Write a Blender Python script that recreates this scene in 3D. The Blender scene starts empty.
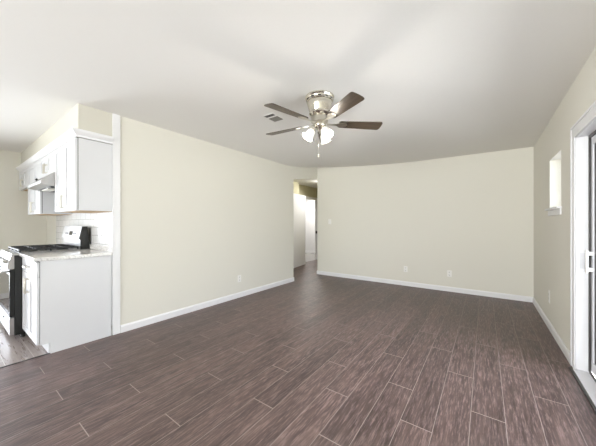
import bpy, bmesh, math, random
from mathutils import Vector, Matrix
S = bpy.context.scene
COL = S.collection
R = math.radians

# ---------------------------------------------------------------- camera
YAW = math.atan(187.0 / 259.5)
cam_d = bpy.data.cameras.new('camera')
cam = bpy.data.objects.new('camera', cam_d); COL.objects.link(cam)
cam.location = (0, 0, 1.23)
cam.rotation_euler = (R(90), 0, YAW)
cam_d.sensor_width = 36.0
cam_d.lens = 36.0 * 259.5 / 596.0
cam_d.shift_y = 1.0 / 596.0
cam_d.clip_start = 0.02
S.camera = cam

# ---------------------------------------------------------------- world and exposure
W = bpy.data.worlds.new('sky'); S.world = W; W.use_nodes = True
nt = W.node_tree; nt.nodes.clear()
wo = nt.nodes.new('ShaderNodeOutputWorld'); wb = nt.nodes.new('ShaderNodeBackground')
tc = nt.nodes.new('ShaderNodeTexCoord'); sp = nt.nodes.new('ShaderNodeSeparateXYZ')
rp = nt.nodes.new('ShaderNodeValToRGB')
rp.color_ramp.elements[0].position = 0.0; rp.color_ramp.elements[0].color = (0.86, 0.90, 1.0, 1)
rp.color_ramp.elements[1].position = 0.7; rp.color_ramp.elements[1].color = (0.66, 0.80, 1.0, 1)
rp.color_ramp.elements[0].color = (1.0, 0.99, 0.97, 1)      # sunlit ground below the horizon
e_ = rp.color_ramp.elements.new(0.49); e_.color = (1.0, 0.99, 0.98, 1)
e_ = rp.color_ramp.elements.new(0.51); e_.color = (0.60, 0.64, 0.72, 1)
rp.color_ramp.elements[3].position = 1.0; rp.color_ramp.elements[3].color = (3.9, 3.9, 4.8, 1)
e_ = rp.color_ramp.elements.new(0.62); e_.color = (0.95, 0.97, 1.10, 1)
mr = nt.nodes.new('ShaderNodeMapRange'); mr.inputs[1].default_value = -1; mr.inputs[2].default_value = 1
nt.links.new(tc.outputs['Generated'], sp.inputs[0]); nt.links.new(sp.outputs['Z'], mr.inputs[0]); nt.links.new(mr.outputs[0], rp.inputs[0])
nt.links.new(rp.outputs[0], wb.inputs[0]); wb.inputs[1].default_value = 9.0
nt.links.new(wb.outputs[0], wo.inputs[0])

XK_ = -6.45
def portal(name, loc, size, rot):
    l = bpy.data.lights.new(name, 'AREA'); l.shape = 'RECTANGLE'; l.size, l.size_y = size
    l.cycles.is_portal = True
    o = bpy.data.objects.new(name, l); o.location = loc; o.rotation_euler = rot; COL.objects.link(o)
portal('daylight_patio', (0.85, 1.55, 1.0), (3.25, 2.1), (R(90), 0, R(90)))
portal('daylight_rear', (-1.45, -5.2, 1.28), (3.6, 2.1), (R(90), 0, 0))
portal('daylight_kitchen', (-6.75, -0.68, 1.1), (1.8, 2.2), (R(90), 0, R(-90)))

sd = bpy.data.lights.new('sun', 'SUN'); sd.energy = 50; sd.angle = R(0.6); sd.color = (1.0, 0.97, 0.92)
so_ = bpy.data.objects.new('sun', sd); COL.objects.link(so_); so_.location = (2, 8, 9)
so_.rotation_euler = Vector((0.22, -0.55, -0.80)).to_track_quat('-Z', 'Y').to_euler()
def lamp(name, loc, size, power, rot, color):
    l = bpy.data.lights.new(name, 'AREA'); l.shape = 'RECTANGLE'; l.size, l.size_y = size
    l.energy = power; l.color = color
    o = bpy.data.objects.new(name, l); o.location = loc; o.rotation_euler = rot; COL.objects.link(o)
lamp('rear_fill', (-1.45, -4.93, 1.25), (3.3, 1.8), 310, (R(90 + 27), 0, R(-18)), (0.99, 0.99, 1.0))  # added fill lamp, tilted up to lift the ceiling and back wall
bpy.data.lights['rear_fill'].spread = R(125)
lamp('kitchen_fill', (XK_ + 0.02, -0.66, 0.95), (1.56, 1.65), 55, (R(90), 0, R(-90)), (0.84, 0.89, 1.0))  # added fill lamp for floor glare and the right wall
bpy.data.lights['kitchen_fill'].spread = R(120)
lamp('hall_fill', (-3.85, 6.6, 2.42), (0.25, 0.25), 34, (R(-25), 0, 0), (1, 0.98, 0.95))  # added fill to brighten the hall door, no fixture modelled
lamp('bedroom_fill', (-5.6, 8.3, 2.40), (0.4, 0.4), 60, (0, 0, 0), (1, 0.97, 0.92))  # added fill that keeps the room beyond the hall bright

S.view_settings.view_transform = 'Standard'; S.view_settings.look = 'None'
S.view_settings.exposure = -0.42; S.view_settings.gamma = 1.0
S.view_settings.use_curve_mapping = False
try:
    S.cycles.max_bounces = 12; S.cycles.diffuse_bounces = 8; S.cycles.glossy_bounces = 6
    S.cycles.transparent_max_bounces = 12; S.cycles.sample_clamp_indirect = 6
except Exception: pass

# ---------------------------------------------------------------- materials
def mat(name, color=(0.8, 0.8, 0.8), rough=0.5, metal=0.0, noise=None, bump=0.0, spec=0.5, emit=None, es=0.0):
    m = bpy.data.materials.new(name); m.use_nodes = True
    n = m.node_tree; b = n.nodes['Principled BSDF']
    b.inputs['Base Color'].default_value = (*color, 1)
    b.inputs['Roughness'].default_value = rough
    b.inputs['Metallic'].default_value = metal
    b.inputs['Specular IOR Level'].default_value = spec
    if emit:
        b.inputs['Emission Color'].default_value = (*emit, 1); b.inputs['Emission Strength'].default_value = es
    if noise:
        sc, amt = noise
        t = n.nodes.new('ShaderNodeTexCoord'); x = n.nodes.new('ShaderNodeTexNoise')
        x.inputs['Scale'].default_value = sc; x.inputs['Detail'].default_value = 4
        n.links.new(t.outputs['Object'], x.inputs['Vector'])
        mx = n.nodes.new('ShaderNodeMix'); mx.data_type = 'RGBA'
        mx.inputs[6].default_value = (*[c * (1 - amt) for c in color], 1)
        mx.inputs[7].default_value = (*[min(1, c * (1 + amt)) for c in color], 1)
        n.links.new(x.outputs[0], mx.inputs[0]); n.links.new(mx.outputs[2], b.inputs['Base Color'])
        if bump:
            bp = n.nodes.new('ShaderNodeBump'); bp.inputs['Strength'].default_value = bump
            bp.inputs['Distance'].default_value = 0.002
            n.links.new(x.outputs[0], bp.inputs['Height']); n.links.new(bp.outputs[0], b.inputs['Normal'])
    return m

M = {}
M['wall'] = mat('wall_paint', (0.737, 0.720, 0.650), 0.75, noise=(90, 0.01), bump=0.15, spec=0.3)
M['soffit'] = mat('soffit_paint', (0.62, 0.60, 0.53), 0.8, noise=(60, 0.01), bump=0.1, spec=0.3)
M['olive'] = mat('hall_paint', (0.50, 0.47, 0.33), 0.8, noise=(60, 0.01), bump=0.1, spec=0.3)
M['ceiling'] = mat('ceiling_paint', (0.81, 0.80, 0.772), 0.9, noise=(70, 0.01), bump=0.2, spec=0.2)
M['trim'] = mat('white_gloss_trim', (0.80, 0.80, 0.815), 0.35, noise=(8, 0.01))
M['cab'] = mat('white_cabinet_lacquer', (0.68, 0.685, 0.705), 0.32, noise=(6, 0.01))
M['gap'] = mat('painted_gap_shade', (0.10, 0.095, 0.09), 0.7, noise=(10, 0.05))  # dark tone painting the shade in cabinet door gaps
M['raw'] = mat('raw_plywood_underside', (0.55, 0.38, 0.22), 0.6, noise=(14, 0.15))
M['nickel'] = mat('brushed_nickel', (0.60, 0.57, 0.50), 0.28, 1.0, noise=(30, 0.04))
M['polished'] = mat('polished_nickel', (0.70, 0.66, 0.58), 0.2, 1.0, noise=(5, 0.03))
M['steel'] = mat('stainless_steel', (0.52, 0.51, 0.50), 0.30, 1.0, noise=(12, 0.03))
M['black'] = mat('black_enamel', (0.012, 0.013, 0.012), 0.25, noise=(20, 0.1))
M['iron'] = mat('cast_iron', (0.015, 0.015, 0.015), 0.5, noise=(80, 0.2), bump=0.3)
M['ovenglass'] = mat('black_oven_glass', (0.01, 0.01, 0.01), 0.03, noise=(5, 0.1), spec=1.0)
M['plastic'] = mat('white_plastic', (0.84, 0.83, 0.80), 0.35, noise=(10, 0.01))
M['dark'] = mat('dark_slot', (0.02, 0.02, 0.02), 0.5, noise=(10, 0.1))
M['bronze'] = mat('dark_bronze_gasket', (0.035, 0.03, 0.028), 0.4, noise=(12, 0.1))
M['alu'] = mat('silver_aluminium', (0.70, 0.70, 0.72), 0.3, 0.8, noise=(15, 0.03))
M['vinyl'] = mat('grey_white_door_frame', (0.72, 0.72, 0.75), 0.4, noise=(10, 0.02))
M['vent'] = mat('vent_grey_metal', (0.26, 0.25, 0.22), 0.5, 0.2, noise=(15, 0.05))
M['lens'] = mat('hood_light_lens', (0.9, 0.88, 0.8), 0.2, noise=(15, 0.02))
M['concrete'] = mat('patio_concrete', (0.62, 0.61, 0.59), 0.9, noise=(5, 0.1), bump=0.3)
M['lightfloor'] = mat('bedroom_grey_floor', (0.32, 0.31, 0.30), 0.35, noise=(5, 0.12))
M['shade'] = mat('frosted_glass_lit', (0.95, 0.94, 0.90), 0.3, noise=(10, 0.01), emit=(1.0, 0.95, 0.86), es=0.45)
M['bulb'] = mat('lit_bulb', (1, 1, 1), 0.3, noise=(10, 0.01), emit=(1.0, 0.93, 0.82), es=10)

def glass_mat():
    m = bpy.data.materials.new('window_glass'); m.use_nodes = True
    n = m.node_tree; n.nodes.clear()
    o = n.nodes.new('ShaderNodeOutputMaterial'); t = n.nodes.new('ShaderNodeBsdfTransparent')
    g = n.nodes.new('ShaderNodeBsdfGlossy'); g.inputs['Roughness'].default_value = 0.02
    f = n.nodes.new('ShaderNodeFresnel'); f.inputs[0].default_value = 1.3
    x = n.nodes.new('ShaderNodeMixShader'); t.inputs[0].default_value = (0.95, 0.98, 0.96, 1)
    n.links.new(f.outputs[0], x.inputs[0]); n.links.new(t.outputs[0], x.inputs[1]); n.links.new(g.outputs[0], x.inputs[2])
    n.links.new(x.outputs[0], o.inputs[0]); return m
M['glass'] = glass_mat()

def plank_mat(name, along_y, u0, pitch, v0, length, dark, light, streak, grout, rough, offs):
    """wood look porcelain planks laid in a one third offset, procedural in world metres"""
    m = bpy.data.materials.new(name); m.use_nodes = True
    n = m.node_tree; L = n.links.new; b = n.nodes['Principled BSDF']
    g = n.nodes.new('ShaderNodeNewGeometry'); s = n.nodes.new('ShaderNodeSeparateXYZ'); L(g.outputs['Position'], s.inputs[0])
    U, V = (s.outputs['X'], s.outputs['Y']) if along_y else (s.outputs['Y'], s.outputs['X'])
    def mth(op, a, c=None, d=None):
        x = n.nodes.new('ShaderNodeMath'); x.operation = op
        for i, q in enumerate((a, c, d)):
            if q is None: continue
            if isinstance(q, (int, float)): x.inputs[i].default_value = q
            else: L(q, x.inputs[i])
        return x.outputs[0]
    un = mth('DIVIDE', mth('SUBTRACT', U, u0), pitch)
    col = mth('FLOOR', un); fu = mth('FRACT', un)
    c3 = mth('FLOORED_MODULO', col, 3.0)
    is1 = mth('COMPARE', c3, 1.0, 0.1); is2 = mth('COMPARE', c3, 2.0, 0.1)
    off = mth('ADD', mth('MULTIPLY', is1, offs[0]), mth('MULTIPLY', is2, offs[1]))
    vn = mth('DIVIDE', mth('SUBTRACT', mth('SUBTRACT', V, v0), off), length)
    row = mth('FLOOR', vn); fv = mth('FRACT', vn)
    du = mth('MULTIPLY', mth('MINIMUM', fu, mth('SUBTRACT', 1.0, fu)), pitch)
    dv = mth('MULTIPLY', mth('MINIMUM', fv, mth('SUBTRACT', 1.0, fv)), length)
    def band(d, w):
        r = n.nodes.new('ShaderNodeMapRange'); r.inputs[1].default_value = w * 0.5; r.inputs[2].default_value = w
        r.inputs[3].default_value = 1; r.inputs[4].default_value = 0; L(d, r.inputs[0]); return r.outputs[0]
    gu = band(du, 0.0022); gv = mth('MULTIPLY', band(dv, 0.0034), 0.85)
    gro = mth('MAXIMUM', mth('MULTIPLY', gu, 0.75), gv)
    cv = n.nodes.new('ShaderNodeCombineXYZ'); L(col, cv.inputs[0]); L(row, cv.inputs[1])
    wn = n.nodes.new('ShaderNodeTexWhiteNoise'); wn.noise_dimensions = '2D'; L(cv.outputs[0], wn.inputs[0])
    # grain coordinates, shifted per plank
    gc = n.nodes.new('ShaderNodeCombineXYZ')
    L(mth('MULTIPLY', U, 26.0), gc.inputs[0]); L(mth('MULTIPLY', V, 2.2), gc.inputs[1])
    L(mth('MULTIPLY', wn.outputs[0], 40.0), gc.inputs[2])
    n1 = n.nodes.new('ShaderNodeTexNoise'); n1.inputs['Scale'].default_value = 1; n1.inputs['Detail'].default_value = 6
    n1.inputs['Roughness'].default_value = 0.62; L(gc.outputs[0], n1.inputs['Vector'])
    gc2 = n.nodes.new('ShaderNodeCombineXYZ')
    L(mth('MULTIPLY', U, 110.0), gc2.inputs[0]); L(mth('MULTIPLY', V, 9.0), gc2.inputs[1])
    L(mth('MULTIPLY', wn.outputs[0], 90.0), gc2.inputs[2])
    n2 = n.nodes.new('ShaderNodeTexNoise'); n2.inputs['Scale'].default_value = 1; n2.inputs['Detail'].default_value = 5
    n2.inputs['Roughness'].default_value = 0.7; L(gc2.outputs[0], n2.inputs['Vector'])
    r1 = n.nodes.new('ShaderNodeValToRGB'); r1.color_ramp.elements[0].position = 0.33; r1.color_ramp.elements[0].color = (*dark, 1)
    r1.color_ramp.elements[1].position = 0.68; r1.color_ramp.elements[1].color = (*light, 1); L(n1.outputs[0], r1.inputs[0])
    r2 = n.nodes.new('ShaderNodeMapRange'); r2.inputs[1].default_value = 0.48; r2.inputs[2].default_value = 0.70
    r2.inputs[4].default_value = 0.65; L(n2.outputs[0], r2.inputs[0])
    mx = n.nodes.new('ShaderNodeMix'); mx.data_type = 'RGBA'; L(r2.outputs[0], mx.inputs[0]); L(r1.outputs[0], mx.inputs[6])
    mx.inputs[7].default_value = (*streak, 1)
    hv = n.nodes.new('ShaderNodeHueSaturation'); L(mx.outputs[2], hv.inputs['Color'])
    vr = n.nodes.new('ShaderNodeMapRange'); vr.inputs[3].default_value = 0.82; vr.inputs[4].default_value = 1.18; L(wn.outputs[0], vr.inputs[0])
    L(vr.outputs[0], hv.inputs['Value'])
    m2 = n.nodes.new('ShaderNodeMix'); m2.data_type = 'RGBA'; L(gro, m2.inputs[0]); L(hv.outputs[0], m2.inputs[6])
    m2.inputs[7].default_value = (*grout, 1); L(m2.outputs[2], b.inputs['Base Color'])
    rr = n.nodes.new('ShaderNodeMapRange'); rr.inputs[3].default_value = rough - 0.07; rr.inputs[4].default_value = rough + 0.13
    L(n1.outputs[0], rr.inputs[0])
    rg = mth('ADD', rr.outputs[0], mth('MULTIPLY', gro, 0.35)); L(rg, b.inputs['Roughness'])
    bp = n.nodes.new('ShaderNodeBump'); bp.inputs['Strength'].default_value = 0.35; bp.inputs['Distance'].default_value = 0.0015
    hh = mth('SUBTRACT', mth('MULTIPLY', n2.outputs[0], 0.35), gro); L(hh, bp.inputs['Height']); L(bp.outputs[0], b.inputs['Normal'])
    b.inputs['Specular IOR Level'].default_value = 0.5
    return m
M['floor'] = plank_mat('dark_wood_look_plank', True, -0.432, 0.1785, 0.512, 1.19,
                       (0.042, 0.027, 0.024), (0.118, 0.077, 0.066), (0.29, 0.20, 0.188), (0.34, 0.29, 0.26), 0.38, (-0.397, 0.350))
M['kfloor'] = plank_mat('pale_wood_look_plank', False, 0.520, 0.1785, -3.9, 1.19,
                        (0.22, 0.18, 0.165), (0.31, 0.265, 0.245), (0.40, 0.355, 0.33), (0.75, 0.72, 0.69), 0.26, (0.397, 0.79))

def tile_mat():
    m = bpy.data.materials.new('white_subway_tile'); m.use_nodes = True
    n = m.node_tree; b = n.nodes['Principled BSDF']; L = n.links.new
    g = n.nodes.new('ShaderNodeNewGeometry'); s = n.nodes.new('ShaderNodeSeparateXYZ'); L(g.outputs['Position'], s.inputs[0])
    c = n.nodes.new('ShaderNodeCombineXYZ')
    ad = n.nodes.new('ShaderNodeMath'); ad.operation = 'ADD'; ad.inputs[1].default_value = 0.09; L(s.outputs['X'], ad.inputs[0])
    az = n.nodes.new('ShaderNodeMath'); az.operation = 'ADD'; az.inputs[1].default_value = 0.01; L(s.outputs['Z'], az.inputs[0])
    L(ad.outputs[0], c.inputs[0]); L(az.outputs[0], c.inputs[1])
    t = n.nodes.new('ShaderNodeTexBrick'); L(c.outputs[0], t.inputs['Vector'])
    t.inputs['Color1'].default_value = (0.80, 0.80, 0.80, 1); t.inputs['Color2'].default_value = (0.77, 0.77, 0.77, 1)
    t.inputs['Mortar'].default_value = (0.40, 0.40, 0.39, 1); t.inputs['Scale'].default_value = 1
    t.inputs['Mortar Size'].default_value = 0.003; t.inputs['Brick Width'].default_value = 0.20; t.inputs['Row Height'].default_value = 0.10
    L(t.outputs['Color'], b.inputs['Base Color']); b.inputs['Roughness'].default_value = 0.18
    bp = n.nodes.new('ShaderNodeBump'); bp.invert = True; bp.inputs['Strength'].default_value = 0.4; bp.inputs['Distance'].default_value = 0.002
    L(t.outputs['Fac'], bp.inputs['Height']); L(bp.outputs[0], b.inputs['Normal']); return m
M['tile'] = tile_mat()

def granite_mat():
    m = bpy.data.materials.new('pale_speckled_granite'); m.use_nodes = True
    n = m.node_tree; b = n.nodes['Principled BSDF']; L = n.links.new
    t = n.nodes.new('ShaderNodeTexCoord')
    a = n.nodes.new('ShaderNodeTexNoise'); a.inputs['Scale'].default_value = 60; a.inputs['Detail'].default_value = 8
    a.inputs['Roughness'].default_value = 0.7; L(t.outputs['Object'], a.inputs['Vector'])
    r = n.nodes.new('ShaderNodeValToRGB'); e = r.color_ramp.elements
    e[0].position = 0.36; e[0].color = (0.40, 0.38, 0.37, 1); e[1].position = 0.62; e[1].color = (0.82, 0.81, 0.79, 1)
    k = e.new(0.46); k.color = (0.68, 0.67, 0.65, 1)
    L(a.outputs[0], r.inputs[0]); L(r.outputs[0], b.inputs['Base Color']); b.inputs['Roughness'].default_value = 0.12; return m
M['granite'] = granite_mat()

def blade_mat():
    m = bpy.data.materials.new('walnut_fan_blade'); m.use_nodes = True
    n = m.node_tree; b = n.nodes['Principled BSDF']; L = n.links.new
    t = n.nodes.new('ShaderNodeTexCoord'); mp = n.nodes.new('ShaderNodeMapping'); mp.inputs['Scale'].default_value = (3, 40, 40)
    L(t.outputs['Object'], mp.inputs[0]); a = n.nodes.new('ShaderNodeTexNoise'); a.inputs['Detail'].default_value = 5
    a.inputs['Scale'].default_value = 1; L(mp.outputs[0], a.inputs['Vector'])
    r = n.nodes.new('ShaderNodeValToRGB'); e = r.color_ramp.elements
    e[0].position = 0.3; e[0].color = (0.030, 0.020, 0.012, 1); e[1].position = 0.75; e[1].color = (0.085, 0.060, 0.038, 1)
    L(a.outputs[0], r.inputs[0]); L(r.outputs[0], b.inputs['Base Color']); b.inputs['Roughness'].default_value = 0.33; return m
M['blade'] = blade_mat()

# ---------------------------------------------------------------- mesh helpers
def box(bm, x0, x1, y0, y1, z0, z1, bev=0.0):
    if x0 > x1: x0, x1 = x1, x0
    if y0 > y1: y0, y1 = y1, y0
    if z0 > z1: z0, z1 = z1, z0
    r = bmesh.ops.create_cube(bm, size=1.0)
    vs = r['verts']
    for v in vs:
        v.co = Vector(((x0 + x1) / 2 + v.co.x * (x1 - x0), (y0 + y1) / 2 + v.co.y * (y1 - y0), (z0 + z1) / 2 + v.co.z * (z1 - z0)))
    if bev:
        es = list({e for v in vs for e in v.link_edges})
        bmesh.ops.bevel(bm, geom=es, offset=min(bev, 0.45 * min(x1 - x0, y1 - y0, z1 - z0)), segments=2, affect='EDGES', profile=0.5)

def prism(bm, pts, axis, a, b):
    """extrude a polygon (list of 2D points) along axis from a to b"""
    def P(p, t):
        return {'x': (t, p[0], p[1]), 'y': (p[0], t, p[1]), 'z': (p[0], p[1], t)}[axis]
    A = [bm.verts.new(P(p, a)) for p in pts]; B = [bm.verts.new(P(p, b)) for p in pts]
    k = len(pts); bm.faces.new(A); bm.faces.new(B[::-1])
    for i in range(k): bm.faces.new((A[i], B[i], B[(i + 1) % k], A[(i + 1) % k]))

def lathe(bm, prof, seg=32, mtx=None, cap=True):
    rings = []
    for r, z in prof:
        ring = []
        for i in range(seg):
            a = 2 * math.pi * i / seg
            v = Vector((r * math.cos(a), r * math.sin(a), z))
            ring.append(bm.verts.new(mtx @ v if mtx else v))
        rings.append(ring)
    for p, q in zip(rings, rings[1:]):
        for i in range(seg): bm.faces.new((p[i], p[(i + 1) % seg], q[(i + 1) % seg], q[i]))
    if cap:
        bm.faces.new(rings[0][::-1]); bm.faces.new(rings[-1])

def cyl(bm, p, q, r, seg=16, r2=None):
    p, q = Vector(p), Vector(q); d = q - p
    m = Matrix.Translation(p) @ d.to_track_quat('Z', 'Y').to_matrix().to_4x4()
    lathe(bm, [(r, 0), (r if r2 is None else r2, d.length)], seg, m)

def worldloc(o):
    v = Vector((0, 0, 0))
    while o is not None: v += o.location; o = o.parent
    return v

def obj(name, bm, m, parent=None, smooth=False, loc=None):
    """link a bmesh drawn in world coordinates as one object"""
    base = worldloc(parent) if parent else Vector((0, 0, 0))
    at = Vector(loc) if loc is not None else base
    bmesh.ops.translate(bm, verts=bm.verts[:], vec=-at)
    bmesh.ops.recalc_face_normals(bm, faces=bm.faces[:])
    me = bpy.data.meshes.new(name); bm.to_mesh(me); bm.free()
    me.materials.append(m)
    if smooth:
        for p in me.polygons: p.use_smooth = True
        try: me.set_sharp_from_angle(angle=R(40))
        except Exception: pass
    o = bpy.data.objects.new(name, me); COL.objects.link(o)
    if parent: o.parent = parent
    o.location = at - base
    return o

def thing(name, label, cat, loc, group=None):
    o = bpy.data.objects.new(name, None); COL.objects.link(o); o.location = loc
    o.empty_display_size = 0.1
    o['label'] = label; o['category'] = cat
    if group: o['group'] = group
    return o

def struct(name, bm, m, smooth=False):
    o = obj(name, bm, m, smooth=smooth); o['kind'] = 'structure'; return o

def nb(): return bmesh.new()
def bxobj(name, dims, m, parent=None, bev=0.0):
    b = nb(); box(b, *dims, bev); return obj(name, b, m, parent)

# ---------------------------------------------------------------- the setting
XL, XR, YB, YK, XK, YR = -3.345, 0.618, 5.46, 1.15, -6.45, -5.0
HC = 2.452
TH = 0.12
def wall_with_holes(bm, axis, a0, a1, s0, s1, z0, z1, holes):
    """a wall slab; axis 'x' = plane of constant x (thickness a0..a1, runs s0..s1 along y), holes = (s0,s1,z0,z1)"""
    def bb(u0, u1, w0, w1):
        if u1 - u0 < 1e-4 or w1 - w0 < 1e-4: return
        if axis == 'x': box(bm, a0, a1, u0, u1, w0, w1)
        else: box(bm, u0, u1, a0, a1, w0, w1)
    cur = s0
    for h in sorted(holes):
        bb(cur, h[0], z0, z1); bb(h[0], h[1], z0, h[2]); bb(h[0], h[1], h[3], z1); cur = h[1]
    bb(cur, s1, z0, z1)

# floors
b = nb(); box(b, -3.355, XR + 0.005, YR, YB, -0.06, 0); box(b, -4.72, -3.355, 4.2, 8.4, -0.06, 0); box(b, -3.355, -3.2, YB, 8.4, -0.06, 0)
struct('floor', b, M['floor'])
b = nb(); box(b, XK, -3.355, YR, YK, -0.06, 0); struct('floor_kitchen', b, M['kfloor'])
b = nb(); box(b, -8.2, -4.72, 4.2, 9.15, -0.06, 0.0); struct('floor_bedroom', b, M['lightfloor'])
b = nb(); box(b, -3.368, -3.350, YR, 0.66, 0, 0.004); struct('trim_6', b, M['bronze'])

# ceiling: one plastered surface that swells slightly towards the hallway corner
def zc(x, y):
    dx = min(1.0, abs(x - XL) / 2.3) if x >= XL else 0.0
    dy = min(1.0, max(0.0, YB - y) / 1.35)
    e = lambda t: (1 - t) ** 1.6
    return HC + (0.172 * e(dx) * e(dy) if x >= XL - 0.01 else 0.172 * e(dy) * max(0, 1 - (XL - x) * 4)) - 0.012 * max(0, min(1, (x + 1.0) / 1.6)) * max(0, min(1, (y - 3.5) / 2))
b = nb()
xs = [-8.3, -6.6, -5.5, -4.5, -3.9, -3.6, -3.5, -3.42, -3.346] + [-3.34 + i * 0.11 for i in range(0, 25)] + [-0.4, -0.1, 0.2, 0.5, 0.62, 0.86]
ys = [-5.3, -4, -3, -2, -1, 0, 1.15, 2.2, 3.2, 3.9] + [4.0 + i * 0.1 for i in range(0, 16)] + [5.7, 6.0, 7, 8, 9.3]
V = [[b.verts.new((x, y, zc(x, min(y, YB)) if y < 5.62 else HC + 0.01)) for y in ys] for x in xs]
T = [[b.verts.new((x, y, 2.85)) for y in ys] for x in xs]
nx, ny = len(xs), len(ys)
for i in range(nx - 1):
    for j in range(ny - 1):
        b.faces.new((V[i][j], V[i][j + 1], V[i + 1][j + 1], V[i + 1][j])); b.faces.new((T[i][j], T[i + 1][j], T[i + 1][j + 1], T[i][j + 1]))
for i in range(nx - 1):
    b.faces.new((V[i][0], V[i + 1][0], T[i + 1][0], T[i][0])); b.faces.new((V[i][-1], T[i][-1], T[i + 1][-1], V[i + 1][-1]))
for j in range(ny - 1):
    b.faces.new((V[0][j], T[0][j], T[0][j + 1], V[0][j + 1])); b.faces.new((V[-1][j], V[-1][j + 1], T[-1][j + 1], T[-1][j]))
struct('ceiling', b, M['ceiling'], smooth=True)

ZW = 2.80
# left wall: slab y YK+.02..4.47, and the header over the hall opening
b = nb()
box(b, XL - TH, XL, YK, 4.475, 0, ZW)
prism(b, [(4.475, 2.195), (YB, 2.34), (YB, ZW), (4.475, ZW)], 'x', XL - TH, XL)
struct('wall_left', b, M['wall'])
b = nb(); wall_with_holes(b, 'y', YB, YB + TH, XL, XR + 0.25, 0, ZW, []); struct('wall_back', b, M['wall'])
# right wall with the small window and the sliding door opening
b = nb(); wall_with_holes(b, 'x', XR, XR + 0.20, YR - TH, YB, 0, ZW, [(1.30, 3.14, 0, 1.965), (3.64, 4.21, 1.405, 1.975)])
struct('wall_right', b, M['wall'])
b = nb(); wall_with_holes(b, 'y', YR - TH, YR, XK, XR, 0, ZW, [(-3.2, 0.3, 0.3, 2.25)])
struct('wall_rear', b, M['wall'])
b = nb(); wall_with_holes(b, 'x', XK - TH, XK, YR - TH, YK + TH, 0, ZW, [(-1.5, 0.14, 0.05, 2.1)]); struct('wall_kitchen_left', b, M['wall'])
b = nb(); box(b, XK, XL - TH, YK, YK + TH, 0, ZW); struct('wall_kitchen', b, M['wall'])
# soffit above the wall cabinets
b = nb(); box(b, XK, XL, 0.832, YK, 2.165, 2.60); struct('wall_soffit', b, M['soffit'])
# tiled backsplash
b = nb(); box(b, -5.75, XL, YK - 0.008, YK, 0.90, 1.42); box(b, -4.90, -4.10, YK - 0.008, YK, 1.42, 1.70); struct('wall_backsplash', b, M['tile'])
# hall and bedroom shells
b = nb(); box(b, -4.62, -4.50, 4.35, 6.30, 0, ZW); box(b, -4.50, XL - TH, 4.35, 4.47, 0, ZW); struct('wall_hall_left', b, M['olive'])
b = nb(); wall_with_holes(b, 'x', -4.82, -4.70, 6.30, 8.4, 0, ZW, [(6.42, 7.72, 0, 2.06)]); box(b, -4.70, -4.62, 6.18, 6.30, 0, ZW); struct('wall_hall_bedroom', b, M['olive'])
b = nb(); box(b, -4.7, -3.2, 8.28, 8.4, 0, ZW); box(b, XL, XL + TH, YB + TH, 8.4, 0, ZW); struct('wall_hall_end', b, M['olive'])
b = nb(); box(b, -8.2, -4.70, 9.12, 9.24, 0, ZW); box(b, -8.2, -8.08, 4.2, 9.12, 0, ZW); box(b, -8.08, -4.62, 4.2, 4.32, 0, ZW)
box(b, -4.82, -4.70, 8.4, 9.12, 0, ZW)
struct('wall_bedroom', b, M['trim'])
# patio
b = nb(); box(b, XR + 0.2, 6.0, -6, 8, -0.12, -0.04); struct('ground', b, M['concrete'])

# baseboards: a profiled board
def baseboard(name, p0, p1, inward, h=0.085, t=0.014):
    b = nb(); pr = [(0, 0), (t, 0), (t, h - 0.018), (t * 0.45, h), (0, h)]
    if p0[0] == p1[0]:
        prism(b, [(p0[0] + inward * q[0], q[1]) for q in pr], 'y', p0[1], p1[1])
    else:
        prism(b, [(p0[1] + inward * q[0], q[1]) for q in pr], 'x', p0[0], p1[0])
    return struct(name, b, M['trim'])
baseboard('baseboard_left', (XL, 1.205), (XL, 4.487), 1)
baseboard('baseboard_back', (XL - 0.012, YB), (XR, YB), -1)
baseboard('baseboard_right', (XR, YB), (XR, 3.236), -1)
baseboard('baseboard_left_end', (XL - TH, 4.475), (XL, 4.475), 1, t=0.012)
baseboard('baseboard_kitchen', (XK, YR), (XK, YK), 1)
baseboard('baseboard_bedroom', (-8.08, 9.12), (-4.82, 9.12), -1, h=0.10)
baseboard('baseboard_hall', (-4.5, 4.47), (-4.5, 6.18), 1)

# white board closing the kitchen wall end
b = nb(); box(b, XL - 0.003, XL + 0.010, 1.128, 1.203, 0, HC + 0.01, 0.002); struct('trim_1', b, M['trim'])

# crown moulding along the cabinet tops, returning on the end
b = nb()
cp = [(0.0, 0.0), (0.012, 0.0), (0.016, 0.018), (0.030, 0.032), (0.044, 0.050), (0.048, 0.062), (0.048, 0.072), (0.0, 0.072)]
z0 = 2.112
A, Bv, C = [], [], []
for u, w in cp:
    A.append(b.verts.new((XK, 0.822 - u, z0 + w))); Bv.append(b.verts.new((XL + 0.0 + u, 0.822 - u, z0 + w))); C.append(b.verts.new((XL + u, 1.128, z0 + w)))
k = len(cp)
for P, Q in ((A, Bv), (Bv, C)):
    for i in range(k): b.faces.new((P[i], P[(i + 1) % k], Q[(i + 1) % k], Q[i]))
b.faces.new(A); b.faces.new(C[::-1])
struct('trim_2', b, M['trim'])

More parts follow.
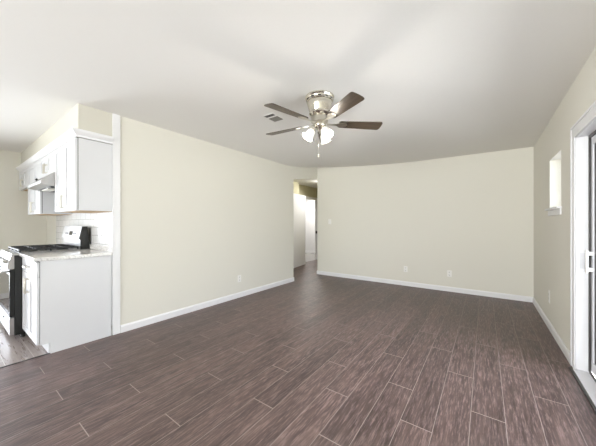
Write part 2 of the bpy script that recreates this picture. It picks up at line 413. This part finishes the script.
# ---------------------------------------------------------------- small window in the right wall
def win_struct(name, bm, m): return struct(name, bm, m)
b = nb()
xw = XR + 0.13
for d in ((xw, xw + 0.05, 3.64, 3.675, 1.405, 1.975), (xw, xw + 0.05, 4.175, 4.21, 1.405, 1.975), (xw, xw + 0.05, 3.675, 4.175, 1.94, 1.975),
          (xw, xw + 0.05, 3.675, 4.175, 1.405, 1.44), (xw + 0.005, xw + 0.045, 3.675, 4.175, 1.665, 1.695)): box(b, *d, 0.002)
w1 = struct('window_1', b, M['plastic'])
b = nb(); box(b, xw + 0.02, xw + 0.026, 3.675, 4.175, 1.44, 1.94); g = obj('pane', b, M['glass'], w1)
b = nb(); box(b, XR - 0.040, XR + 0.128, 3.605, 4.245, 1.385, 1.406, 0.004); box(b, XR - 0.014, XR - 0.0005, 3.62, 4.23, 1.325, 1.386, 0.003)
obj('window_sill', b, M['trim'], w1)

# rear and kitchen windows (behind the camera), unseen, placed and sized for the light they let in
def simple_window(name, axis, a, s0, s1, z0, z1, mull):
    b = nb(); t = 0.05; f = 0.05
    def bb(u0, u1, w0, w1, d=t):
        if axis == 'x': box(b, a, a + d, u0, u1, w0, w1, 0.003)
        else: box(b, u0, u1, a, a + d, w0, w1, 0.003)
    bb(s0, s0 + f, z0, z1); bb(s1 - f, s1, z0, z1); bb(s0 + f, s1 - f, z0, z0 + f); bb(s0 + f, s1 - f, z1 - f, z1)
    for q in mull: bb(q - 0.02, q + 0.02, z0 + f, z1 - f)
    o = struct(name, b, M['plastic'])
    b = nb()
    if axis == 'x': box(b, a + 0.02, a + 0.026, s0 + f, s1 - f, z0 + f, z1 - f)
    else: box(b, s0 + f, s1 - f, a + 0.02, a + 0.026, z0 + f, z1 - f)
    obj('pane', b, M['glass'], o)
simple_window('window_2', 'x', XK - 0.09, -1.5, 0.14, 0.05, 2.1, [])
simple_window('window_3', 'y', YR - 0.09, -3.2, 0.3, 0.3, 2.25, [-2.0, -0.9])

# ---------------------------------------------------------------- sliding patio door
Y0, Y1, ZD = 1.30, 3.14, 1.965
# wall thickness lining (jambs + head) and casing
b = nb()
box(b, XR, XR + 0.20, Y1 - 0.012, Y1 + 0.0, 0, ZD); box(b, XR, XR + 0.20, Y0, Y0 + 0.012, 0, ZD); box(b, XR, XR + 0.20, Y0, Y1, ZD - 0.012, ZD)
struct('trim_3', b, M['trim'])
b = nb()
def casing_board(b, y0, y1, z0, z1):
    box(b, XR - 0.010, XR - 0.0003, y0, y1, z0, z1, 0.003)
casing_board(b, Y1 - 0.006, Y1 + 0.086, 0, ZD + 0.098); casing_board(b, Y0 - 0.092, Y0 + 0.006, 0, ZD + 0.098); casing_board(b, Y0 + 0.006, Y1 - 0.006, ZD - 0.006, ZD + 0.098)
box(b, XR - 0.015, XR - 0.009, Y1 + 0.066, Y1 + 0.086, 0, ZD + 0.098, 0.002); box(b, XR - 0.015, XR - 0.009, Y0 - 0.092, Y1 + 0.066, ZD + 0.076, ZD + 0.098, 0.002)
struct('trim_4', b, M['trim'])
# door unit
xf = 0.690
b = nb()
box(b, xf, xf + 0.014, Y1 - 0.026, Y1 - 0.012, 0.02, ZD - 0.012); box(b, xf, xf + 0.10, Y0 + 0.012, Y0 + 0.026, 0.02, ZD - 0.012)
box(b, xf, xf + 0.10, Y0 + 0.026, Y1 - 0.026, ZD - 0.03, ZD - 0.012)
d1 = struct('door_1', b, M['bronze'])
b = nb(); box(b, 0.600, 0.690, Y0 + 0.01, Y1 - 0.013, 0.0, 0.016, 0.003); obj('sill', b, M['vinyl'], d1)
b = nb(); box(b, 0.582, 0.600, Y0 - 0.09, Y1 + 0.02, 0.0, 0.010, 0.002); obj('threshold', b, M['bronze'], d1)
b = nb(); box(b, 0.690, 0.699, Y0 + 0.026, Y1 - 0.026, 0.0, 0.030, 0.001); box(b, 0.755, 0.764, Y0 + 0.026, Y1 - 0.026, 0.0, 0.03, 0.001); obj('track', b, M['bronze'], d1)
def slider(y0, y1, x0, name):
    b = nb(); s = 0.036; x1 = x0 + 0.034
    box(b, x0, x1, y0, y0 + s, 0.032, ZD - 0.032, 0.003); box(b, x0, x1, y1 - s, y1, 0.032, ZD - 0.032, 0.003)
    box(b, x0, x1, y0 + s, y1 - s, 0.032, 0.11, 0.003); box(b, x0, x1, y0 + s, y1 - s, ZD - 0.09, ZD - 0.032, 0.003)
    p = obj('door_panel', b, M['vinyl'], d1)
    b = nb(); e = 0.006; xa, xb = x0 + 0.009, x0 + 0.025
    box(b, xa, xb, y0 + s, y0 + s + e, 0.11, ZD - 0.09); box(b, xa, xb, y1 - s - e, y1 - s, 0.11, ZD - 0.09)
    box(b, xa, xb, y0 + s + e, y1 - s - e, 0.11, 0.118); box(b, xa, xb, y0 + s + e, y1 - s - e, ZD - 0.098, ZD - 0.09)
    obj('gasket', b, M['bronze'], p)
    b = nb(); box(b, x0 + 0.014, x0 + 0.020, y0 + s + e, y1 - s - e, 0.118, ZD - 0.098); obj('pane', b, M['glass'], p)
    return p
pA = slider(2.20, Y1 - 0.028, 0.703, 'a'); slider(Y0 + 0.03, 2.27, 0.766, 'b')
b = nb(); box(b, 0.664, 0.679, 3.070, 3.100, 0.83, 1.02, 0.006); box(b, 0.678, 0.704, 3.077, 3.093, 0.845, 0.875, 0.003); box(b, 0.678, 0.704, 3.077, 3.093, 0.975, 1.005, 0.003)
obj('door_handle', b, M['plastic'], pA)
b = nb(); box(b, 0.64, 0.688, Y1 - 0.016, Y1 - 0.0118, 0.86, 0.99, 0.001); obj('strike_plate', b, M['alu'], d1)

# ---------------------------------------------------------------- hall doors
def panel_between(name, p, q, th, z0, z1, m):
    p, q = Vector((p[0], p[1], 0)), Vector((q[0], q[1], 0)); d = (q - p).normalized(); nrm = Vector((-d.y, d.x, 0)) * th
    b = nb(); prism(b, [(p.x, p.y), (q.x, q.y), (q.x + nrm.x, q.y + nrm.y), (p.x + nrm.x, p.y + nrm.y)], 'z', z0, z1)
    o = struct(name, b, m); return o
dr = panel_between('door_2', (-4.247, 5.68), (-4.41, 6.50), 0.035, 0.018, 2.07, M['trim'])
for zz in (0.25, 1.05, 1.85):
    b = nb(); cyl(b, (-4.43, 6.515, zz - 0.045), (-4.43, 6.515, zz + 0.045), 0.006, 10); obj('hinge', b, M['nickel'], dr)
b = nb()
for y0 in (6.35, 7.72): box(b, -4.708, -4.69, y0, y0 + 0.07, 0, 2.06, 0.002)
box(b, -4.708, -4.69, 6.35, 7.79, 2.06, 2.13, 0.002); box(b, -4.822, -4.702, 7.708, 7.721, 0, 2.06); box(b, -4.822, -4.702, 6.42, 6.432, 0, 2.06)
tr = struct('trim_5', b, M['trim'])
b = nb(); box(b, -4.79, -4.73, 7.702, 7.7085, 0.90, 0.99, 0.001); obj('strike_plate', b, M['bronze'], tr)

# ---------------------------------------------------------------- cabinets
def shaker(bm, x0, x1, z0, z1, yf, t=0.020, rail=0.057):
    """door facing -y, front face at yf"""
    box(bm, x0, x0 + rail, yf, yf + t, z0, z1, 0.0015); box(bm, x1 - rail, x1, yf, yf + t, z0, z1, 0.0015)
    box(bm, x0 + rail, x1 - rail, yf, yf + t, z1 - rail, z1, 0.0015); box(bm, x0 + rail, x1 - rail, yf, yf + t, z0, z0 + rail, 0.0015)
    box(bm, x0 + rail, x1 - rail, yf + 0.009, yf + t - 0.001, z0 + rail, z1 - rail)
def pull(parent, x, yf, z, L=0.128, vertical=True):
    b = nb(); r = 0.0062; st = 0.030
    if vertical:
        box(b, x - r, x + r, yf - st - 0.006, yf - st + 0.006, z - L / 2 - 0.012, z + L / 2 + 0.012, 0.003)
        for s in (-1, 1): box(b, x - 0.0045, x + 0.0045, yf - st, yf, z + s * L / 2 - 0.0045, z + s * L / 2 + 0.0045)
    else:
        box(b, x - L / 2 - 0.012, x + L / 2 + 0.012, yf - st - 0.006, yf - st + 0.006, z - r, z + r, 0.003)
        for s in (-1, 1): box(b, x + s * L / 2 - 0.0045, x + s * L / 2 + 0.0045, yf - st, yf, z - 0.0045, z + 0.0045)
    return obj('handle', b, M['nickel'], parent)

def wall_cabinet(x0, x1, z0, label, handles_z, hl=0.128, group='white wall cabinets'):
    yf, z1 = 0.808, 2.108
    t = thing('wall_cabinet', label, 'cabinet', ((x0 + x1) / 2, 0.98, z0), group)
    g = 0.002
    b = nb(); box(b, x0 + g, x1 - g, yf + 0.026, 1.122, z0, z1); box(b, x0 + g, x1 - g - 0.006, 1.122, YK - 0.009, z0, z1); obj('body', b, M['cab'], t)
    b = nb(); box(b, x0 + g + 0.004, x1 - g - 0.004, yf + 0.021, yf + 0.026, z0 + 0.004, z1 - 0.004); obj('door_gap_shade', b, M['gap'], t)  # dark sheet that paints shade into the gap behind the doors
    b = nb(); box(b, x0 + g + 0.016, x1 - g - 0.016, yf + 0.045, YK - 0.01, z0 - 0.003, z0 + 0.001); o = obj('underside', b, M['raw'], t); o['label'] = 'bare plywood underside'
    xm = (x0 + x1) / 2
    for i, (a, c) in enumerate(((x0 + g + 0.001, xm - 0.0015), (xm + 0.0015, x1 - g - 0.001))):
        b = nb(); shaker(b, a, c, z0 + 0.002, z1 - 0.004, yf); d = obj('door', b, M['cab'], t)
        pull(d, (c - 0.030) if i == 0 else (a + 0.030), yf, handles_z, hl)
    return t
wall_cabinet(-4.125, XL, 1.370, 'white shaker wall cabinet at the near end, grey panel side facing the room', 1.47)
wall_cabinet(-4.885, -4.125, 1.845, 'short white wall cabinet directly above the steel range hood', 1.925, 0.096)
wall_cabinet(-5.70, -4.885, 1.370, 'white wall cabinet beyond the range hood, its side showing under the hood', 1.47)
wall_cabinet(-6.44, -5.70, 1.80, 'short white wall cabinet at the far end beside the kitchen wall', 1.89, 0.096)

# base cabinet
BX0, BX1, YF = -4.035, XL, 0.530
t = thing('base_cabinet', 'white shaker base cabinet with drawer and blank end panel beside the range', 'cabinet', ((BX0 + BX1) / 2, 0.85, 0))
b = nb(); box(b, BX0, BX1 - 0.016, YF + 0.027, YK - 0.009, 0.105, 0.884); obj('body', b, M['cab'], t)
b = nb(); box(b, BX0 + 0.006, BX1 - 0.020, YF + 0.021, YF + 0.0265, 0.109, 0.878); obj('door_gap_shade', b, M['gap'], t)  # painted gap shade again, behind drawer and base doors
b = nb(); prism(b, [(YF + 0.024, 0.105), (YF + 0.095, 0.105), (YF + 0.095, 0.0), (1.120, 0.0), (1.120, 0.884), (YF + 0.024, 0.884)], 'x', BX1 - 0.015, BX1)
obj('end_panel', b, M['cab'], t)
b = nb(); box(b, BX0, BX1 - 0.016, YF + 0.085, YF + 0.100, 0, 0.104); obj('toe_kick', b, M['cab'], t)
xm = (BX0 + BX1) / 2
b = nb(); box(b, BX0 + 0.003, BX1 - 0.003, YF, YF + 0.02, 0.735, 0.872, 0.0015)
d = obj('drawer', b, M['cab'], t); pull(d, xm - 0.02, YF, 0.805, 0.128, False)
for i, (a, c) in enumerate(((BX0 + 0.003, xm - 0.0015), (xm + 0.0015, BX1 - 0.003))):
    b = nb(); shaker(b, a, c, 0.110, 0.730, YF); d = obj('door', b, M['cab'], t)
    pull(d, (c - 0.030) if i == 0 else (a + 0.030), YF, 0.62)
# countertop with a low upstand
t = thing('countertop', 'pale speckled granite countertop on the white base cabinet', 'countertop', (xm, 0.85, 0.886))
b = nb(); box(b, BX0 - 0.012, BX1 + 0.014, YF - 0.022, 1.126, 0.886, 0.918, 0.004); box(b, BX0 - 0.012, BX1 - 0.002, 1.126, YK - 0.009, 0.886, 0.918); obj('slab', b, M['granite'], t)
b = nb(); box(b, BX0 - 0.012, BX1 - 0.002, YK - 0.030, YK - 0.0085, 0.9182, 0.975, 0.003); obj('upstand', b, M['granite'], t)

# ---------------------------------------------------------------- range hood
HX0, HX1 = -4.885, -4.125
t = thing('range_hood', 'stainless under-cabinet range hood above the gas range', 'range hood', ((HX0 + HX1) / 2, 0.9, 1.66))
g = 0.004
b = nb(); prism(b, [(YK - 0.010, 1.842), (0.80, 1.842), (0.690, 1.735), (0.690, 1.700), (0.76, 1.680), (YK - 0.010, 1.675)], 'x', HX0 + g, HX1 - g); obj('hood_body', b, M['steel'], t)
b = nb(); box(b, HX0 + 0.05, HX1 - 0.05, 0.78, 1.05, 1.666, 1.6755); obj('filter', b, M['black'], t)
b = nb(); box(b, -4.66, -4.34, 0.785, 0.87, 1.655, 1.667, 0.003); obj('lamp_lens', b, M['lens'], t)
b = nb(); cyl(b, (-4.50, 0.720, 1.772), (-4.50, 0.705, 1.787), 0.014, 16); obj('knob', b, M['black'], t)

# ---------------------------------------------------------------- gas range
GX0, GX1, GY = -4.815, -4.053, 0.475
t = thing('gas_range', 'stainless gas range with black sides and iron grates under the hood', 'range', ((GX0 + GX1) / 2, 0.8, 0))
b = nb(); box(b, GX0, GX1, GY, 1.10, 0.045, 0.895, 0.003)
for x in (GX0 + 0.05, GX1 - 0.05):
    for y in (GY + 0.07, 1.04): cyl(b, (x, y, 0), (x, y, 0.05), 0.018, 12)
obj('body', b, M['black'], t)
b = nb(); box(b, GX0 + 0.001, GX1 - 0.001, GY - 0.035, GY - 0.001, 0.055, 0.235, 0.004); dw = obj('drawer', b, M['steel'], t)
b = nb(); cyl(b, (-4.43, GY - 0.0345, 0.18), (-4.43, GY - 0.042, 0.18), 0.009, 12); obj('emblem', b, M['dark'], dw)
b = nb()
box(b, GX0 + 0.001, GX1 - 0.001, GY - 0.035, GY - 0.001, 0.245, 0.300, 0.002); box(b, GX0 + 0.001, GX1 - 0.001, GY - 0.035, GY - 0.001, 0.690, 0.745, 0.002)
box(b, GX0 + 0.001, GX0 + 0.03, GY - 0.035, GY - 0.001, 0.300, 0.690); box(b, GX1 - 0.02, GX1 - 0.001, GY - 0.035, GY - 0.001, 0.300, 0.690)
od = obj('oven_door', b, M['black'], t)
b = nb(); box(b, GX0 + 0.03, GX1 - 0.02, GY - 0.036, GY - 0.003, 0.300, 0.690); obj('door_glass', b, M['ovenglass'], od)
b = nb(); cyl(b, (GX0 + 0.04, GY - 0.085, 0.722), (GX1 - 0.04, GY - 0.085, 0.722), 0.013, 16)
for x in (GX0 + 0.07, GX1 - 0.07): box(b, x - 0.012, x + 0.012, GY - 0.085, GY - 0.034, 0.712, 0.732, 0.003)
obj('handle', b, M['steel'], od, smooth=True)
b = nb(); prism(b, [(GY - 0.001, 0.752), (GY - 0.050, 0.752), (GY - 0.050, 0.80), (GY - 0.020, 0.905), (GY - 0.001, 0.905)], 'x', GX0, GX1); cpn = obj('control_panel', b, M['steel'], t)
for x in (-4.72, -4.60, -4.435, -4.27, -4.15):
    p = Vector((x, GY - 0.043, 0.825)); dd = Vector((0, -0.96, 0.28))
    b = nb(); cyl(b, p, p + dd * 0.012, 0.024, 20); cyl(b, p + dd * 0.012, p + dd * 0.036, 0.019, 20, 0.017); obj('knob', b, M['steel'], cpn)
b = nb(); box(b, GX0, GX1, GY - 0.020, 1.03, 0.895, 0.916, 0.004); ck = obj('cooktop', b, M['steel'], t)
b = nb(); box(b, GX0 + 0.03, GX1 - 0.012, GY + 0.04, 1.01, 0.916, 0.919); obj('burner_well', b, M['steel'], ck)
for (x, y, r) in ((-4.63, 0.63, 0.045), (-4.63, 0.90, 0.035), (-4.24, 0.63, 0.04), (-4.24, 0.90, 0.045), (-4.435, 0.76, 0.04)):
    b = nb(); lathe(b, [(r + 0.012, 0.9195), (r + 0.012, 0.927), (r, 0.929), (r, 0.936), (r - 0.006, 0.939)], 24, Matrix.Translation((x, y, 0))); obj('burner', b, M['black'], ck, smooth=True)
for (x0, x1) in ((GX0 + 0.03, -4.565), (-4.560, -4.310), (-4.305, GX1 - 0.012)):
    b = nb(); y0, y1 = GY + 0.035, 1.015; s = 0.007
    for x in (x0 + s, x1 - s): box(b, x - s, x + s, y0, y1, 0.938, 0.954, 0.002)
    for y in (y0 + s, (y0 + y1) / 2, y1 - s): box(b, x0, x1, y - s, y + s, 0.938, 0.954, 0.002)
    xc = (x0 + x1) / 2
    for yc in (y0 + 0.135, y1 - 0.135):
        for a in range(4):
            c, q = math.cos(a * math.pi / 2), math.sin(a * math.pi / 2)
            e0, e1 = 0.028, (0.115 if a % 2 == 0 else 0.13)
            xa, xb = sorted((xc + c * e0, xc + c * e1)); ya, yb = sorted((yc + q * e0, yc + q * e1))
            box(b, xa - 0.005 * abs(q), xb + 0.005 * abs(q), ya - 0.005 * abs(c), yb + 0.005 * abs(c), 0.940, 0.958, 0.002)
    for x in (x0 + s, x1 - s):
        for y in (y0 + s, y1 - s, (y0 + y1) / 2): box(b, x - s, x + s, y - s, y + s, 0.9192, 0.939)
    obj('grate', b, M['iron'], t)
# backguard
b = nb(); prism(b, [(1.030, 0.9165), (1.135, 0.9165), (1.100, 1.20), (1.045, 1.20), (1.015, 1.045), (1.030, 1.035)], 'x', GX1 - 0.012, GX1); 
prism(b, [(1.045, 0.9165), (1.135, 0.9165), (1.100, 1.198), (1.060, 1.198), (1.040, 1.045)], 'x', GX0, GX1 - 0.012); bg = obj('backguard', b, M['black'], t)
b = nb(); prism(b, [(1.014, 1.045), (1.046, 1.201), (1.059, 1.198), (1.040, 1.045)], 'x', GX0 + 0.002, GX1 - 0.013); fp = obj('display_panel', b, M['steel'], bg)
b = nb(); box(b, GX0 + 0.002, GX1 - 0.013, 1.030, 1.044, 0.918, 1.040); obj('riser_panel', b, M['steel'], bg)
dd = Vector((0, -0.975, 0.22))
for x, w in ((-4.435, 0.07),):
    b = nb(); prism(b, [(1.0200, 1.085), (1.0315, 1.135), (1.034, 1.135), (1.0235, 1.085)], 'x', x - w, x + w); obj('display', b, M['ovenglass'], fp)
for x in (-4.64, -4.58, -4.29, -4.23):
    b = nb(); p = Vector((x, 1.0255, 1.105)); cyl(b, p, p + dd * 0.006, 0.008, 12); obj('button', b, M['dark'], fp)

# ---------------------------------------------------------------- outlets and switch
def plate(name, label, cat, pos, axis, sgn, group, double=False, rocker=False, w=0.072, h=0.116, slotm='dark'):
    """wall plate lying on a wall plane. axis: normal axis; sgn: direction the plate faces"""
    t = thing(name, label, cat, pos, group)
    def bb(u0, u1, d0, d1, z0, z1, bev=0.0):
        b = nb()
        if axis == 'x': box(b, pos[0] + sgn * d0, pos[0] + sgn * d1, pos[1] + u0, pos[1] + u1, pos[2] + z0, pos[2] + z1, bev)
        else: box(b, pos[0] + u0, pos[0] + u1, pos[1] + sgn * d0, pos[1] + sgn * d1, pos[2] + z0, pos[2] + z1, bev)
        return b
    obj('cover_plate', bb(-w / 2, w / 2, 0.0, 0.006, -h / 2, h / 2, 0.002), M['plastic'], t)
    if rocker:
        for q in ((-0.023, 0.023) if double else (0,)): obj('rocker', bb(q - 0.016, q + 0.016, 0.0055, 0.010, -0.033, 0.033, 0.002), M['plastic'], t)
    else:
        for s in (-1, 1):
            so = obj('socket', bb(-0.017, 0.017, 0.0055, 0.008, s * 0.026 - 0.015, s * 0.026 + 0.015, 0.003), M['plastic'], t)
            for u in (-0.0065, 0.0065): obj('slot', bb(u - 0.0016, u + 0.0016, 0.0078, 0.0084, s * 0.026 - 0.003, s * 0.026 + 0.009), M[slotm], so)
            obj('slot', bb(-0.003, 0.003, 0.0078, 0.0084, s * 0.026 - 0.012, s * 0.026 - 0.006), M[slotm], so)
    return t
grp = 'wall outlets near the floor'
plate('wall_outlet', 'white outlet low on the long left wall', 'outlet', (XL, 2.958, 0.315), 'x', 1, grp)
plate('wall_outlet', 'blank looking white outlet low on the back wall, left one of the two', 'outlet', (-1.285, YB, 0.33), 'y', -1, grp)
plate('wall_outlet', 'white outlet low on the back wall, right one of the two', 'outlet', (-0.527, YB, 0.325), 'y', -1, grp)
plate('wall_outlet', 'pale outlet low on the right wall near the back corner', 'outlet', (XR, 4.22, 0.375), 'x', -1, grp, h=0.15)
plate('light_switch', 'white light switch on the back wall beside the hall opening', 'light switch', (-3.00, YB, 1.285), 'y', -1, None, double=False, rocker=True)
tt = plate('wall_outlet', 'white outlet with dark slots on the tile beside the range', 'outlet', (-3.765, YK - 0.008, 1.125), 'y', -1, None, w=0.075, h=0.12)
for o in list(S.objects):
    if o.parent and o.parent.parent == tt and o.name.startswith('slot'): o.location.y -= 0.0008; o.data = o.data.copy(); [setattr(v, 'co', Vector((v.co.x * 2.2, v.co.y, v.co.z))) for v in o.data.vertices]

# ---------------------------------------------------------------- ceiling vent
vx0, vx1, vy0, vy1 = -2.032, -1.900, 2.158, 2.350
vz = HC
t = thing('ceiling_vent', 'small grey louvred air vent in the ceiling left of the fan', 'vent', ((vx0 + vx1) / 2, (vy0 + vy1) / 2, vz))
b = nb(); f = 0.012; z1 = vz + 0.002; z0 = vz - 0.006
box(b, vx0 - f, vx0, vy0 - f, vy1 + f, z0, z1, 0.002); box(b, vx1, vx1 + f, vy0 - f, vy1 + f, z0, z1, 0.002)
box(b, vx0, vx1, vy0 - f, vy0, z0, z1, 0.002); box(b, vx0, vx1, vy1, vy1 + f, z0, z1, 0.002)
box(b, vx0, vx1, 2.212, 2.234, z0, z1); obj('frame', b, M['ceiling'], t)
b = nb(); box(b, vx0, vx1, vy0, vy1, vz - 0.0012, vz + 0.001); obj('backing', b, M['dark'], t)
for y0, y1, sg in ((vy0 + 0.004, 2.210, -1), (2.237, vy1 - 0.002, 1)):
    b = nb(); y = y0
    while y < y1 - 0.004:
        prism(b, [(y, vz - 0.002), (y + 0.0015, vz - 0.002), (y + 0.0015 + sg * 0.006, vz - 0.0075), (y + sg * 0.006, vz - 0.0075)], 'x', vx0, vx1); y += 0.011
    obj('louvers', b, M['vent'], t)

# ---------------------------------------------------------------- ceiling fan
FX, FY, FZ = -1.292, 2.150, HC - 0.001
fan = thing('ceiling_fan', 'flush mount ceiling fan with five dark wood blades and three lit shades', 'ceiling fan', (FX, FY, FZ))
FM = Matrix.Translation((FX, FY, 0))
b = nb(); lathe(b, [(0.060, FZ), (0.137, FZ), (0.139, FZ - 0.012), (0.130, FZ - 0.022), (0.127, FZ - 0.030), (0.127, FZ - 0.045), (0.122, FZ - 0.05)], 48, FM); obj('ceiling_plate', b, M['polished'], fan, True)
b = nb(); lathe(b, [(0.118, FZ - 0.0505), (0.122, FZ - 0.060), (0.114, FZ - 0.095), (0.104, FZ - 0.135), (0.100, FZ - 0.150), (0.104, FZ - 0.156), (0.104, FZ - 0.168), (0.088, FZ - 0.184), (0.070, FZ - 0.192)], 48, FM)
mh = obj('motor_housing', b, M['polished'], fan, True)
for a in range(12):
    an = a * math.pi / 6; c, s = math.cos(an), math.sin(an)
    b = nb(); p = Vector((FX + 0.1265 * c, FY + 0.1265 * s, FZ - 0.036)); box(b, -0.014, 0.014, -0.0022, 0.0022, -0.006, 0.006, 0.001)
    bmesh.ops.transform(b, matrix=Matrix.Translation(p) @ Matrix.Rotation(an + math.pi / 2, 4, 'Z'), verts=b.verts[:]); obj('air_slot', b, M['dark'], mh)
b = nb(); lathe(b, [(0.075, 2.2590), (0.082, 2.250), (0.082, 2.208), (0.070, 2.198)], 40, FM); obj('flywheel', b, M['nickel'], fan, True)
ZB = 2.196
blade_ang = [41.5 + 72 * k for k in range(5)]
for k, deg in enumerate(blade_ang):
    an = R(deg)
    RZ = Matrix.Translation((FX, FY, ZB)) @ Matrix.Rotation(an, 4, 'Z')
    pitch = Matrix.Rotation(R(-12), 4, 'X')
    b = nb()
    pts = []
    r0, r1, w0, w1 = 0.185, 0.612, 0.050, 0.066
    pts += [(r0, -w0 * 0.75), (r0 + 0.02, -w0)]
    for i in range(1, 8): pts.append((r0 + 0.02 + (r1 - 0.045 - r0) * i / 8, -(w0 + (w1 - w0) * i / 8)))
    for i in range(0, 9):
        a = -math.pi / 2 + math.pi * i / 8
        cx = math.copysign(abs(math.cos(a)) ** 0.6, math.cos(a)); sy = math.copysign(abs(math.sin(a)) ** 0.6, math.sin(a))
        pts.append((r1 - 0.030 + 0.030 * cx, w1 * sy))
    for i in range(7, 0, -1): pts.append((r0 + 0.02 + (r1 - 0.045 - r0) * i / 8, (w0 + (w1 - w0) * i / 8)))
    pts += [(r0 + 0.02, w0), (r0, w0 * 0.75)]
    prism(b, pts, 'z', -0.003, 0.003)
    bl = obj('blade', b, M['blade'], fan)
    bl.matrix_basis = Matrix.Identity(4)
    # undo translation done by obj(): geometry is local, so place through the object matrix
    for v in bl.data.vertices: v.co += Vector((FX, FY, FZ))
    bl.matrix_basis = Matrix.Translation((0, 0, ZB - FZ)) @ Matrix.Rotation(an, 4, 'Z') @ pitch
    # arm: curved bracket from the flywheel to the underside of the blade
    b = nb()
    prism(b, [(0.070, -0.016), (0.120, -0.010), (0.165, -0.014), (0.200, -0.032), (0.235, -0.036), (0.262, -0.022), (0.270, 0.0),
              (0.262, 0.022), (0.235, 0.036), (0.200, 0.032), (0.165, 0.014), (0.120, 0.010), (0.070, 0.016)], 'z', -0.0085, -0.0035)
    for (sx, sy) in ((0.215, -0.018), (0.215, 0.018), (0.248, 0.0)): cyl(b, (sx, sy, -0.0115), (sx, sy, -0.008), 0.005, 10)
    ar = obj('blade_arm', b, M['nickel'], None); ar.parent = bl
# light kit
b = nb(); lathe(b, [(0.040, 2.1975), (0.056, 2.193), (0.060, 2.182), (0.058, 2.170), (0.046, 2.155), (0.030, 2.142), (0.016, 2.132), (0.010, 2.120), (0.004, 2.114)], 40, FM)
kit = obj('light_kit', b, M['polished'], fan, True)
cam_dir = math.atan2(-FY, -FX)            # towards the camera
for k, deg in enumerate((-68, 35, 150)):
    an = cam_dir + R(deg)
    # direction in plan, tilted 42 degrees out from straight down
    d = Vector((math.cos(an) * math.sin(R(36)), math.sin(an) * math.sin(R(36)), -math.cos(R(36))))
    st = Vector((FX + 0.045 * math.cos(an), FY + 0.045 * math.sin(an), 2.162))
    Q = Matrix.Translation(st) @ d.to_track_quat('Z', 'Y').to_matrix().to_4x4()
    b = nb(); lathe(b, [(0.010, 0.0), (0.010, 0.028), (0.024, 0.032), (0.027, 0.038), (0.027, 0.060), (0.024, 0.062)], 24, Q); so = obj('lamp_socket', b, M['polished'], kit, True)
    b = nb(); prof = [(0.026, 0.048), (0.030, 0.055), (0.037, 0.068), (0.042, 0.085), (0.045, 0.105), (0.049, 0.122), (0.057, 0.136)]
    inn = [(r - 0.003, z) for r, z in prof[::-1]]
    lathe(b, prof + inn, 32, Q, cap=False); sh = obj('lamp_shade', b, M['shade'], kit, True)
    b = nb(); lathe(b, [(0.010, 0.063), (0.013, 0.075), (0.021, 0.092), (0.024, 0.105), (0.020, 0.120), (0.010, 0.128), (0.002, 0.130)], 20, Q); obj('bulb', b, M['bulb'], sh, True)
    l = bpy.data.lights.new('bulb_light', 'POINT'); l.energy = 20.0; l.color = (1, 0.93, 0.84); l.shadow_soft_size = 0.03
    lo = bpy.data.objects.new('bulb_light', l); COL.objects.link(lo); lo.location = st + d * 0.130
# pull chains
for (dx, dy, zt, zb_) in ((-0.02, 0.01, 2.19, 1.905), (-0.035, -0.02, 2.16, 2.045)):
    b = nb(); cyl(b, (FX + dx, FY + dy, zb_), (FX + dx, FY + dy, zt), 0.0011, 6); ch = obj('pull_chain', b, M['nickel'], fan)
    b = nb(); lathe(b, [(0.001, zb_ + 0.002), (0.005, zb_ - 0.006), (0.006, zb_ - 0.018), (0.003, zb_ - 0.028)], 12, Matrix.Translation((FX + dx, FY + dy, 0))); obj('chain_fob', b, M['nickel'], ch, True)
